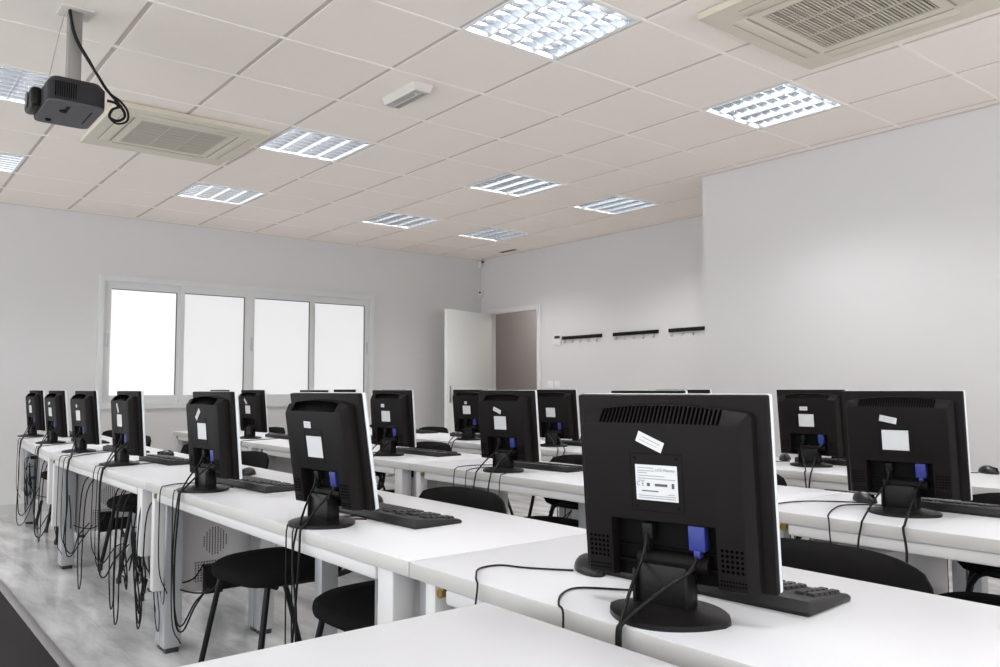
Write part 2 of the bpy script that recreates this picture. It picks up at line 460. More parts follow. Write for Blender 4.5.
    for sx in (-.036, .044):
        for z in (.139, .224): cyl(bm, (sx, 0.0406, z), (sx, 0.0416, z), .003, seg=10)
    obj('mounting_plate', bm, M['cavity'], hs, mtx=PM)
    # rating label
    lx, lz, lw, lh = .004, .181, .080, .062
    lb = obj('rating_label', B((lx-lw/2, lx+lw/2, 0.0408, 0.0417, lz-lh/2, lz+lh/2)), M['label'], hs, mtx=PM); lb['label'] = 'white printed rating label'
    bm = bmesh.new(); y0, y1 = 0.0416, 0.0420
    def bar(u0, u1, v, h): box(bm, lx+lw/2-u1*lw, lx+lw/2-u0*lw, y0, y1, lz+lh/2-v*lh-h, lz+lh/2-v*lh)
    for (u0, u1, v) in ((.05, .44, .08), (.05, .46, .16), (.05, .28, .22), (.05, .70, .30), (.05, .95, .38), (.05, .22, .44), (.05, .94, .86), (.05, .94, .92), (.76, .92, .80)): bar(u0, u1, v, .0014)
    obj('label_print', bm, M['ink'], lb, mtx=PM)
    bm = bmesh.new()
    back_text(bm, 'LCD Monitor', .0068, lx-.018, lz+.0225, y1)
    back_text(bm, 'C E', .010, lx+.031, lz-.003, y1)
    bar(.46, .76, .52, .0045); bar(.14, .54, .72, .002); bar(.86, .92, .49, .009); bar(.27, .34, .51, .006)
    obj('label_lettering', bm, M['inkd'], lb, mtx=PM)
    # small crooked sticker (own matrix, so each copy can sit at its own angle)
    bm = bmesh.new(); box(bm, -.026, .026, 0, .0008, -.0095, .0095)
    st = obj('paper_sticker', bm, M['label'], t); st['label'] = 'small white paper sticker stuck on at an angle'
    bm = bmesh.new(); box(bm, -.020, .016, .0007, .0011, .002, .0035); box(bm, -.016, .020, .0007, .0011, -.004, -.003); obj('sticker_print', bm, M['ink'], st)
    return t
def stick(st, x, z, a, sx=1., pre=Matrix.Identity(4)):
    st.matrix_local = pre @ PM @ Matrix.Translation((x, 0.0410, z)) @ Matrix.Rotation(-a, 4, 'Y') @ Matrix.Scale(sx, 4, (1, 0, 0))

# panel-plane position, rotation
MON = [
 [(-2.654, -.188, .225), (-1.411, -.166, .095), (-.403, -.173, .058), (.945, -.205, .03), (2.03, -.235, .08), (3.06, -.262, .062), (4.13, -.305, .068)],
 [(-2.383, -1.641, .080), (-1.39, -1.59, .06), (-.587, -1.506, .09), (.566, -1.57, .107), (1.56, -1.56, .06), (2.666, -1.575, .088), (3.46, -1.60, .06)],
 [(-1.373, -2.837, .032), (-.60, -2.80, .05), (.482, -2.80, .106), (1.403, -2.778, .153), (2.54, -2.80, .05), (3.45, -2.80, .08)],
]
STK = {(0, 0): (.013, .252, .40), (0, 1): (.030, .245, .03, .7), (0, 2): (.035, .245, -.75), (0, 3): (.03, .245, 1.0), (0, 4): (.025, .24, .1, .5),
       (1, 0): (.022, .245, .20), (1, 2): (.020, .240, .35), (1, 3): (.030, .243, .05, .6), (1, 5): (.035, .245, .8), (2, 0): (.015, .240, .0, .8), (2, 2): (.03, .17, .1, .4), (2, 3): (.01, .235, .0, .5)}
XTRA = {(0, 0): 'the largest, nearest the camera', (1, 0): 'at its right end, silver-edged, close to the right wall'}
def where(rw, k):
    n = len(MON[rw])
    if k == 0: return 'nearest the camera'
    if k == n-1: return 'farthest, at the window end'
    return ORD[k]+' from the near end'
TILTS = {(0, 1): .151, (0, 2): .080, (0, 3): .066, (1, 2): .082, (1, 3): .073, (2, 3): .096}
mon0 = None; MROOT = {}
for rw in range(3):
    for k, (x, y, rz) in enumerate(MON[rw]):
        n = Vector((-math.sin(rz), math.cos(rz), 0))
        p = Vector((x, y, 0))+n*.035; p.z = ZD
        look = {(0, 0): 'largest black monitor seen from behind, right of centre,', (1, 0): 'black monitor with blue plug at far right,', (2, 0): 'black monitor with blue plug before the right wall,'}.get((rw, k), 'black monitor seen from behind,')
        lb = f'{look} {ROWNAME[rw]} row, {where(rw, k)}'
        if mon0 is None:
            mon0 = make_monitor(lb); mon0.location = p; mon0.rotation_euler = (0, 0, rz); r = mon0
            st = [c for c in children(mon0) if c.name.startswith('paper_sticker')][0]
            bpy.context.view_layer.update(); TREE[mon0.name] = [(c, children(c)) for c in children(mon0)]
        else:
            r, made = dup(mon0, p, rz, lb); st = [c for c in made if c.name.startswith('paper_sticker')][0]
        s = STK.get((rw, k), (.02, .243, random.uniform(-.5, .5)))
        stick(st, *s)
        dt = TILTS.get((rw, k), TILT)-TILT
        if abs(dt) > .003:
            piv = Matrix.Translation((0, -.035, .048)); mm = piv @ Matrix.Rotation(-dt, 4, 'X') @ piv.inverted()
            for c in children(r):
                if c.name.split('.')[0] in ('panel_back', 'front_bezel', 'screen', 'rear_housing'): c.matrix_local = mm
            stick(st, *s, pre=mm)
        MROOT[rw, k] = r

# ------------------------------------------------------------------ keyboard and mouse
def make_keyboard(label):
    t = thing('keyboard', label, 'keyboard', group='black keyboards')
    bm = bmesh.new()
    # wedge: high at +y (towards the monitor) like a keyboard's rear
    o = [(-.08, 0), (.08, 0), (.083, .008), (.080, .026), (.070, .028), (-.074, .013), (-.083, .007)]
    mt = Matrix(((0, 0, 1, -.228), (1, 0, 0, 0), (0, 1, 0, 0), (0, 0, 0, 1)))
    prism(bm, o, 0, .456, mtx=mt)
    es = [e for e in bm.edges if abs(abs(e.verts[0].co.x)-.228) < 1e-4 and abs(abs(e.verts[1].co.x)-.228) < 1e-4 and e.verts[0].co.x*e.verts[1].co.x > 0]
    bmesh.ops.bevel(bm, geom=es, offset=.005, segments=2, profile=.5, affect='EDGES')
    obj('case', bm, M['kbd'], t)
    KBM = {'letter_keys': bmesh.new(), 'navigation_keys': bmesh.new(), 'number_pad': bmesh.new()}
    def top(y): return .0205+y*(.015/.144)
    for rI in range(6):
        y = .056-rI*.0205-(.006 if rI else 0)
        for c in range(21):
            if c in (14, 18) and True: continue
            x = .210-c*.0209+(0 if c < 15 else .0)
            if rI == 5 and 4 < c < 9: continue
            if rI == 0 and c in (1, 6, 11, 17, 19, 20): continue
            tt = bmesh.new(); bmesh.ops.create_cube(tt, size=1)
            for v in tt.verts:
                s = .0185 if v.co.z < 0 else .0140
                v.co = Vector((v.co.x*s, v.co.y*s*.95, .006 if v.co.z > 0 else -.003))
            merge(KBM['letter_keys' if c < 14 else 'navigation_keys' if c < 18 else 'number_pad'], tt, Matrix.Translation((x, y, top(y))))
    box(KBM['letter_keys'], .03, .128, -.062, -.046, top(-.054)-.003, top(-.054)+.006, bev=.001)
    for nm_, b_ in KBM.items(): obj(nm_, b_, M['key'], t)
    return t
def make_mouse(label):
    t = thing('computer_mouse', label, 'mouse', group='black mice')
    bm = bmesh.new(); bmesh.ops.create_uvsphere(bm, u_segments=20, v_segments=12, radius=1)
    for v in bm.verts:
        v.co = Vector((v.co.x*.031*(1-.12*v.co.y), v.co.y*.058, max(0, v.co.z*.031*(1-.18*v.co.y)+.004)))
    obj('mouse_shell', bm, M['mouse'], t, ang=60)
    bm = bmesh.new(); box(bm, -.0008, .0008, .01, .056, .002, .029); obj('button_gap', bm, M['hole'], t)
    bm = bmesh.new(); cyl(bm, (-.003, .032, .023), (.003, .032, .023), .008, seg=14); obj('scroll_wheel', bm, M['plastic2'], t)
    return t
KB = {(0, 0): (-2.602, -.380, .075), (0, 1): (-1.452, -.345, .04), (0, 2): (-.44, -.335, .05), (0, 3): (.93, -.40, .05), (0, 4): (1.86, -.42, .0), (0, 5): (2.95, -.45, .0), (0, 6): (3.96, -.50, 0),
      (1, 0): (-2.52, -1.80, .02), (1, 1): (-1.5, -1.74, .03), (1, 2): (-.62, -1.70, .08), (1, 3): (.47, -1.74, .05), (1, 4): (1.5, -1.74, 0), (1, 5): (2.50, -1.77, .0),
      (2, 0): (-1.45, -2.99, .03), (2, 1): (-.6, -2.97, .0), (2, 2): (.36, -2.96, .08), (2, 3): (1.62, -2.97, .05), (2, 4): (2.5, -2.98, 0)}
MS = {(0, 0): (-2.352, -.280, 1.1), (0, 1): (-1.17, -.42, .3), (0, 2): (.0, -.46, .7), (0, 3): (1.33, -.50, .4), (0, 4): (2.15, -.50, .2), (0, 5): (3.25, -.50, .2), (0, 6): (4.2, -.53, .3),
      (1, 0): (-2.19, -1.76, 1.0), (1, 2): (-.28, -1.72, .4), (1, 3): (.80, -1.70, .9), (1, 5): (2.50, -1.62, .5) , (2, 0): (-1.12, -2.98, .5), (2, 3): (1.30, -2.92, .3), (2, 4): (2.82, -2.9, .2)}
MS[(1, 5)] = (2.20, -1.72, .5)
kb0 = ms0 = None
def beside(rw, k): return f'{ROWNAME[rw]}-row monitor {where(rw, k)}'
for (rw, k), (x, y, rz) in KB.items():
    lb = f'black keyboard lying behind the {beside(rw, k)}'
    if kb0 is None: kb0 = make_keyboard(lb); kb0.location = (x, y, ZD); kb0.rotation_euler = (0, 0, rz)
    else: dup(kb0, (x, y, ZD), rz, lb)
for (rw, k), (x, y, rz) in MS.items():
    lb = f'black computer mouse beside the {beside(rw, k)}'
    if ms0 is None: ms0 = make_mouse(lb); ms0.location = (x, y, ZD); ms0.rotation_euler = (0, 0, rz)
    else: dup(ms0, (x, y, ZD), rz, lb)
dup(ms0, (-2.09, -3.07, ZD), 1.0, 'black computer mouse alone at the right edge, on the back-row desk')

# ------------------------------------------------------------------ chairs
def make_chair(label):
    """faces +y; origin at floor under seat centre"""
    t = thing('stacking_chair', label, 'chair', group='black fabric chairs')
    # seat cushion: rounded superellipse
    def sup(w, d, n, e=3.2): return [(math.copysign(abs(math.cos(a))**(2/e), math.cos(a))*w, math.copysign(abs(math.sin(a))**(2/e), math.sin(a))*d) for a in [2*math.pi*k/n for k in range(n)]]
    bm = bmesh.new(); n = 36
    prof = [(.90, .400), (.985, .408), (1.0, .424), (.985, .440), (.92, .450), (.6, .4535)]
    rings = [[bm.verts.new((x*s, y*s, z-(.014*max(0, y/.21)**2 if True else 0))) for x, y in sup(.235, .21, n)] for s, z in prof]
    for a, b in zip(rings, rings[1:]):
        for i in range(n): bm.faces.new((a[i], a[(i+1) % n], b[(i+1) % n], b[i]))
    bm.faces.new(rings[0][::-1]); bm.faces.new(rings[-1])
    obj('seat', bm, M['chairfab'], t, ang=60)
    # backrest: padded, curved shell
    bm = bmesh.new(); nu, nv = 20, 10; front, backv = [], []
    for side in (0, 1):
        g = []
        for j in range(nv+1):
            v = j/nv*2-1; row = []
            for i in range(nu+1):
                u = i/nu*2-1
                # round the corners of the outline
                uu = u*(1-.10*abs(v)**5*(1 if v > 0 else 1.6)); vv = v*(1-.16*abs(u)**4)
                x = uu*.245; z = .622+vv*.135
                y = -.262-(z-.50)*.28+.045*(u*u)
                th = .017*(1-max(abs(u), abs(v))**8*.75)
                row.append(bm.verts.new((x, y+(th if side == 0 else -th), z)))
            g.append(row)
        if side == 0: front = g
        else: backv = g
    for j in range(nv):
        for i in range(nu):
            bm.faces.new((front[j][i], front[j][i+1], front[j+1][i+1], front[j+1][i]))
            bm.faces.new((backv[j][i], backv[j+1][i], backv[j+1][i+1], backv[j][i+1]))
    def rim(a, b, c, d): bm.faces.new((a, b, c, d))
    for i in range(nu):
        rim(front[0][i], backv[0][i], backv[0][i+1], front[0][i+1]); rim(front[nv][i], front[nv][i+1], backv[nv][i+1], backv[nv][i])
    for j in range(nv):
        rim(front[j][0], front[j+1][0], backv[j+1][0], backv[j][0]); rim(front[j][nu], backv[j][nu], backv[j+1][nu], front[j+1][nu])
    obj('backrest', bm, M['chairfab'], t, ang=60)
    for s in (-1, 1):
        bm = bmesh.new(); tube(bm, [(s*.165, .13, .405), (s*.172, .14, .385), (s*.215, .205, .012)], .0115, 8, n=3); l = obj('leg', bm, M['chairtube'], t, ang=60)
        bm = bmesh.new(); cyl(bm, (s*.215, .205, 0), (s*.215, .205, .03), .015, seg=12); obj('foot_cap', bm, M['foot'], l)
        bm = bmesh.new(); tube(bm, [(s*.165, -.05, .405), (s*.175, -.12, .36), (s*.215, -.245, .012)], .0115, 8, n=3); l = obj('leg', bm, M['chairtube'], t, ang=60)
        bm = bmesh.new(); cyl(bm, (s*.215, -.245, 0), (s*.215, -.245, .03), .015, seg=12); obj('foot_cap', bm, M['foot'], l)
        bm = bmesh.new(); tube(bm, [(s*.165, .13, .398), (s*.18, 0, .394), (s*.195, -.17, .398), (s*.20, -.235, .43), (s*.19, -.262, .52), (s*.17, -.287, .60)], .0115, 8, n=4); obj('back_upright', bm, M['chairtube'], t, ang=60)
    bm = bmesh.new()
    tube(bm, [(-.20, .12, .392), (.20, .12, .392)], .010, 8, smooth=False); tube(bm, [(-.20, -.12, .392), (.20, -.12, .392)], .010, 8, smooth=False)
    obj('seat_crossbar', bm, M['chairtube'], t, ang=60)
    bm = bmesh.new(); tube(bm, [(-.197, -.236, .455), (-.15, -.240, .500), (0, -.243, .512), (.15, -.240, .500), (.197, -.236, .455)], .010, 8); obj('back_crossbar', bm, M['chairtube'], t, ang=60)
    return t
CH = [[(-2.635, -.415, 0), (-1.34, -.40, .03), (-.57, -.36, .12), (.74, -.49, 0), (1.66, -.50, 0), (2.76, -.46, 0), (3.78, -.50, 0)],
      [(-2.64, -1.70, 0), (-1.5, -1.73, 0), (-.62, -1.70, .05), (.79, -1.70, 0), (1.55, -1.72, 0), (2.5, -1.74, 0), (3.38, -1.76, 0)],
      [(-1.5, -2.90, 0), (-.5, -2.88, 0), (.5, -2.90, 0), (1.5, -2.88, 0), (2.50, -2.88, 0), (3.4, -2.88, 0)]]
CHL = {(0, 0): 'black chair whose rounded back rises behind the front-row desk at right', (0, 1): 'black chair whose rounded back shows between the two centre keyboards', (0, 2): 'black chair with its seat seen under the front-row desk, lower left'}
ch0 = None
for rw in range(3):
    for k, (x, y, rz) in enumerate(CH[rw]):
        lb = CHL.get((rw, k)) or f'black chair pushed under the {ROWNAME[rw]}-row desk, {where(rw, min(k, len(MON[rw])-1))}'
        if ch0 is None: ch0 = make_chair(lb); ch0.location = (x, y, 0); ch0.rotation_euler = (0, 0, rz)
        else: dup(ch0, (x, y, 0), rz, lb)

# ------------------------------------------------------------------ computer towers in black under-desk holders
def make_tower(label):
    """origin: bottom centre; rear faces +y"""
    t = thing('computer_tower', label, 'computer', group='grey computer towers under the desks')
    w, d, h = .0875, .21, .40
    bm = bmesh.new(); box(bm, -w, w, -d, d, 0, h, bev=.004); c = obj('case', bm, M['pcside'], t)
    bm = bmesh.new()
    for i in range(-4, 5):
        for j in range(-6, 7):
            y, z = .03+i*.0125, .215+j*.0095
            if (i/4.4)**2+(j/6.4)**2 < 1: box(bm, -w-.0006, -w+.0004, y-.0022, y+.0022, z-.0036, z+.0036)
    obj('round_vent', bm, M['hole'], c); bm = bmesh.new()
    for i in range(9):
        for j in range(8):
            y, z = .015+i*.0125, .045+j*.0115; box(bm, -w-.0006, -w+.0004, y-.0032, y+.0032, z-.0030, z+.0030)
    obj('square_vent', bm, M['hole'], c)
    bm = bmesh.new(); box(bm, -w+.006, w-.006, d-.001, d+.003, .008, h-.008)
    rp = obj('rear_plate', bm, M['pcrear'], c)
    bm = bmesh.new(); box(bm, -.062, -.01, d+.002, d+.010, h-.075, h-.035, bev=.002); box(bm, .01, .065, d+.002, d+.006, h-.085, h-.02, bev=.002)
    for k in range(6): box(bm, -.05, .05, d+.002, d+.005, .03+k*.02, .042+k*.02)
    obj('power_socket', bm, M['cavity'], rp)
    obj('voltage_switch', B((-.055, -.025, d+.002, d+.008, h-.032, h-.014)), M['red'], rp)['label'] = 'small red voltage switch'
    bm = bmesh.new(); box(bm, -.02, .03, d+.003, d+.016, .17, .185, bev=.002); obj('video_port', bm, M['vga'], rp)['label'] = 'blue video connector'
    bm = bmesh.new(); box(bm, -w+.002, w-.002, -d-.012, -d, .003, h-.003, bev=.004); obj('front_panel', bm, M['plastic'], t)
    return t
def make_holder(label):
    t = thing('computer_holder', label, 'bracket', group='black computer holders under the desks')
    w, d = .0915, .21
    bm = bmesh.new()
    box(bm, -w-.004, w+.004, -d-.10, d-.13, -.006, -.001); obj('tray', bm, M['bracket'], t)
    bm = bmesh.new(); box(bm, -w-.006, -w-.001, -d-.10, d-.13, -.006, .07); box(bm, -w-.05, -w-.001, d-.20, d-.125, -.006, .115, bev=.003); obj('side_clamp', bm, M['bracket'], t)
    bm = bmesh.new(); box(bm, w+.001, w+.006, -d-.10, d-.13, -.006, .07); obj('side_clamp', bm, M['bracket'], t)
    bm = bmesh.new(); box(bm, w-.02, w+.006, -.10, -.06, .401, .405); box(bm, w+.001, w+.006, -.10, -.06, -.006, ZD-.036-.205); obj('hanger', bm, M['bracket'], t)
    return t
PC = [[-1.70, .205, .44, 2.20, 2.44, 4.00], [-2.30, -1.72, .22, 2.22, 3.6], [-1.72, .22, 2.22]]
pc0 = ho0 = None
PCZ = .205
for rw in range(3):
    for k, x in enumerate(PC[rw]):
        y = ROWY[rw]-.36-(0 if x < 2.1 else .02 if x < 3 else .11)
        lb = f'light grey computer tower under the {ROWNAME[rw]}-row desk, {ORD[k]} from the near end'
        lh = f'black steel holder carrying the {ORD[k]} computer tower under the {ROWNAME[rw]} row'
        if pc0 is None:
            pc0 = make_tower(lb); pc0.location = (x, y, PCZ); ho0 = make_holder(lh); ho0.location = (x, y, PCZ)
        else: dup(pc0, (x, y, PCZ), 0, lb); dup(ho0, (x, y, PCZ), 0, lh)

# ------------------------------------------------------------------ cables
def cable(pts, r, label, name='cable', plug=None, group='black cables'):
    bm = bmesh.new(); tube(bm, pts, r, 6, 5)
    o = obj(name, bm, M['cable'], loc=pts[0], ang=80)
    tag(o, label, 'cable', group)
    return o
def plug_on(o, mtx, boxes, m, name='plug', label=None):
    bm = bmesh.new()
    for b in boxes: box(bm, *b, bev=.002)
    p = obj(name, bm, m, o, mtx=Matrix.Translation(-o.location) @ mtx)
    if label: p['label'] = label
    return p

rnd = random.Random(3)
def front_y(rw, x):
    y = ROWY[rw]
    if x > 2.09: y += -(x-2.09)*(.058 if rw == 0 else .03)
    return y
EDGE = {(0, 0): (-2.668, -2.674), (0, 1): (-1.46, -1.485), (0, 2): (-.44, -.455), (0, 3): (.72, .70), (0, 4): (1.47, 1.45), (0, 5): (2.55, 2.52), (0, 6): (3.65, 3.62),
        (1, 0): (-2.40, -2.52), (1, 2): (-.56, -.67), (1, 3): (.47, .40), (2, 0): (-1.53, -1.56), (2, 2): (.14, .08), (2, 3): (1.3, 1.25)}
# recompute hanging side: cables of the left monitors fall to the left (+x) of their stand
for (rw, k), (e1, e2) in EDGE.items():
    x, y, rz = MON[rw][k]
    n = Vector((-math.sin(rz), math.cos(rz), 0)); base = Vector((x, y, 0))+n*.035
    W = Matrix.Translation((base.x, base.y, ZD)) @ Matrix.Rotation(rz, 4, 'Z') @ Matrix.Translation((0, -.035, .048)) @ Matrix.Rotation(-TILTS.get((rw, k), TILT), 4, 'X')
    q = lambda *p: W @ Vector(p)
    fy = front_y(rw, e1)
    low = rnd.uniform(.10, .26)
    hang = rw == 0
    nm = beside(rw, k)
    def drop(ex, seed, fx=None, out=.02):
        g = random.Random(seed)
        if rw == 0 and k == 0: return [(ex, fy+.012, ZD-.006), (ex-.003, fy+.016, ZD-.06), (ex, fy+.012, .45), (ex+.05, fy-.1, .40)]
        fx = fx if fx is not None else ex+g.uniform(-.05, .05)
        zl = low+g.uniform(-.05, .1)
        return [(ex, fy+.012, ZD-.006), (ex+g.uniform(-.015, .015), fy+out, ZD-.09), (ex+g.uniform(-.03, .03), fy+out, .46), (ex+g.uniform(-.04, .04), fy+out, zl+.06),
                (ex+g.uniform(-.02, .05)+.03, fy-.02, zl), (fx+.07, fy-.07, zl+.08), (fx+g.uniform(0, .08), fy-.12, .34)]
    # power lead
    a = q(.035, .030, .088)
    b_ = q(.036, .052, .045); ed = Vector((e1, fy+.004, ZD+.006)); pw = [a, q(.035, .038, .066), b_, b_.lerp(ed, .45)+Vector((0, 0, .006)), b_.lerp(ed, .78)+Vector((0, 0, .004)), ed]+drop(e1, k*7+rw)
    o = cable(pw, .0032, f'black power cable from the {nm}', 'power_cable', group='monitor power cables')
    plug_on(o, W, [(.024, .044, .010, .030, .078, .106), (.030, .040, .018, .034, .056, .080)], M['cable'])
    a = q(-.062, .034, .060)
    b_ = q(-.058, .062, .040); ed = Vector((e2, fy+.004, ZD+.007)); vg = [a, b_, b_.lerp(ed, .38)+Vector((0, 0, .004)), b_.lerp(ed, .72)+Vector((0, 0, .004)), ed]+drop(e2, k*5+rw+50)
    o = cable(vg, .0036, f'black video cable with blue plug on the {nm}', 'video_cable', group='monitor video cables')
    plug_on(o, W, [(-.077, -.047, .014, .036, .068, .111)], M['vga'], 'video_plug', 'blue video connector')
    plug_on(o, W, [(-.068, -.056, .022, .038, .056, .070)], M['vga'] if k == 0 else M['cable'], 'strain_relief')
# thin keyboard and mouse leads crossing the desk tops to the front edge
def lead(pts, label, r=.0022, grp='thin keyboard and mouse leads'):
    return cable([(p[0], p[1], p[2] if len(p) > 2 else ZD+.003) for p in pts], r, label, 'lead', group=grp)
def over(x, y, dx=.0, low=.45):  # over the edge and down
    return [(x, y+.008, ZD-.004), (x+dx*.4, y+.014, ZD-.07), (x+dx, y+.012, low+.1), (x+dx*1.4, y-.02, low)]
LD = [
 ([(-2.33, -.25), (-2.285, -.215), (-2.24, -.185), (-2.19, -.16), (-2.19, -.105), (-2.245, -.055), (-2.275, -.034)]+over(-2.292, -.031, .01, .5), 'thin mouse lead looping over the front desk edge left of the largest monitor'),
 ([(-2.60, -.235, ZD+.01), (-2.50, -.20), (-2.445, -.15), (-2.46, -.095), (-2.51, -.04)]+over(-2.54, -.031, -.01, .5), 'keyboard lead curving out left of the largest monitor stand'),
 ([(-1.38, -.27), (-1.34, -.19), (-1.30, -.13), (-1.33, -.07), (-1.385, -.034)]+over(-1.40, -.031, -.02, .12), 'thin lead looping left of the second front-row monitor'),
 ([(-1.45, -.25), (-1.36, -.16), (-1.36, -.09), (-1.42, -.035)]+over(-1.44, -.031, -.02, .1), 'keyboard lead curving down beside the second front-row monitor stand'),
 ([(-.30, -.26), (-.20, -.20), (-.16, -.12), (-.20, -.05)]+over(-.225, -.031, -.01, .3), 'thin lead looping left of the third front-row monitor'),
 ([(-.42, -.24), (-.34, -.15), (-.33, -.08), (-.37, -.035)]+over(-.385, -.031, -.02, .15), 'keyboard lead curving down beside the third front-row monitor stand'),
 ([(1.10, -.36), (1.02, -.2), (.95, -.10), (.88, -.036)]+over(.86, -.031, .02, .25), 'thin lead hanging below the fourth front-row monitor'),
 ([(.90, -.32), (.84, -.2), (.80, -.08), (.78, -.036)]+over(.775, -.031, .02, .2), 'keyboard lead hanging below the fourth front-row monitor stand'),
 ([(1.85, -.32), (1.75, -.2), (1.62, -.08), (1.58, -.036)]+over(1.57, -.031, .02, .2), 'thin lead hanging below the fifth front-row monitor'),
 ([(1.97, -.34), (1.9, -.2), (1.74, -.08), (1.70, -.036)]+over(1.69, -.031, .02, .15), 'keyboard lead hanging below the fifth front-row monitor stand'),
 ([(2.95, -.36), (2.85, -.25), (2.72, -.12), (2.68, -.072)]+over(2.66, -.067, .02, .2), 'thin lead hanging below the sixth front-row monitor'),
 ([(3.96, -.42), (3.9, -.3), (3.82, -.18), (3.80, -.14)]+over(3.79, -.130, .02, .25), 'thin lead hanging below the farthest front-row monitor'),
 ([(-2.24, -1.72), (-2.16, -1.68), (-2.07, -1.60), (-2.04, -1.47), (-2.10, -1.36)]+over(-2.115, -1.336, .0, .5), 'thin lead looping over the middle desk edge left of the right-hand monitor'),
 ([(-2.30, -1.72), (-2.20, -1.62), (-2.22, -1.50), (-2.28, -1.36)]+over(-2.30, -1.336, -.02, .5), 'keyboard lead curving out left of the right-hand monitor stand'),
 ([(-.36, -1.62), (-.30, -1.50), (-.32, -1.40), (-.38, -1.345)]+over(-.39, -1.336, 0, .5), 'thin lead looping over the middle desk edge at the centre'),
 ([(-.50, -1.60), (-.42, -1.48), (-.45, -1.38), (-.48, -1.345)]+over(-.485, -1.336, 0, .5), 'keyboard lead beside the centre middle-row monitor stand'),
 ([(-.66, -1.46), (-.70, -1.40), (-.735, -1.345)]+over(-.74, -1.336, 0, .5), 'short lead over the middle desk edge right of the centre stand'),
 ([(.70, -1.62), (.78, -1.50), (.70, -1.38), (.66, -1.345)]+over(.65, -1.336, 0, .4), 'thin lead over the middle desk edge below the fourth monitor'),
 ([(2.45, -1.70), (2.38, -1.5), (2.34, -1.38), (2.33, -1.352)]+over(2.32, -1.345, 0, .3), 'thin lead hanging below the sixth middle-row monitor'),
 ([(-1.60, -2.86), (-1.72, -2.72), (-1.78, -2.60), (-1.80, -2.505)]+over(-1.80, -2.496, 0, .5), 'thin lead over the back desk edge right of the monitor by the right wall'),
 ([(-1.20, -2.90), (-1.08, -2.78), (-1.05, -2.66), (-1.10, -2.6)], 'short lead lying on the back desk left of the right-hand monitor'),
 ([(-2.06, -3.03), (-1.98, -2.96), (-1.90, -2.98), (-1.80, -2.94)], 'thin mouse lead lying on the back desk near the right wall'),
]
for pts, lb in LD: lead(pts, lb)
# tangled bundles behind the towers
g = random.Random(11)
TW = [(.205, .10, 'second'), (.44, .36, 'third'), (2.20, 1.75, 'fourth'), (4.0, 3.5, 'farthest')]
for x, lx, nm in TW:
    yb = ROWY[0]-.14-(0 if x < 2 else .02 if x < 3 else .11)
    for k in range(5):
        px_ = x+g.uniform(-.06, .06); z0 = g.uniform(.36, .58)
        ex = x+g.uniform(-.16, .12); zl = g.uniform(.08, .34); y = yb+g.uniform(.03, .11)
        if k == 0: px_, z0 = x-.035, PCZ+.345
        if k == 1: px_, z0 = x, PCZ+.178
        pts = [(px_, yb+.012, z0), (px_+g.uniform(-.02, .02), yb+.07, z0-.005), (ex+.05, y, z0-.14), (ex, y, zl+.05), (ex-.05, y, zl), (ex-.09, y+.01, zl+.09),
               (ex-.05, y+.015, zl+.2), (ex+.02, y, zl+.12), (ex+.03, y-.02, zl+.02)]
        o = cable(pts, .0034 if k < 3 else .0022, f'black cable looped in the tangle behind the {nm} front-row computer tower', group=f'tangled cables behind the {nm} tower')
        if k == 0: plug_on(o, Matrix.Identity(4), [(px_-.016, px_+.016, yb+.006, yb+.05, z0-.013, z0+.013)], M['cable'])
        if k == 1: plug_on(o, Matrix.Identity(4), [(px_-.022, px_+.022, yb+.006, yb+.045, z0-.010, z0+.010)], M['vga'], 'video_plug', 'blue video connector')
    # lead running sideways along the holder
    pts = [(x-.03, yb+.04, .33), (x-.12, yb+.03, .27), (x-.3, yb-.02, .255), (x-.45, yb-.05, .29), (x-.5, yb-.08, .36)]
    cable(pts, .0036, f'black cable running along the holder below the {nm} tower', group=f'tangled cables behind the {nm} tower')
for i, (x, y, zl) in enumerate([(.50, -.02, .10), (.38, -.01, .06), (.10, -.03, .10), (2.45, -.05, .12), (1.05, .0, .09)]):
    pts = [(x+.04, y-.09, .672), (x+.04, y-.02, .60), (x+.02, y, .3), (x, y, zl+.05), (x-.03, y, zl), (x-.07, y, zl+.06), (x-.075, y, .3), (x-.05, y-.02, .58), (x-.04, y-.09, .672)]
    cable(pts, .003, ['long black loop almost touching the floor, below the fourth monitor', 'lowest long black loop in front of the doubled desk legs at left', 'long black loop in front of the nearest pair of grey legs', 'thin black loop below the sixth front-row monitor', 'black loop hanging under the front desk beside the middle leg'][i], group='long hanging cable loops')

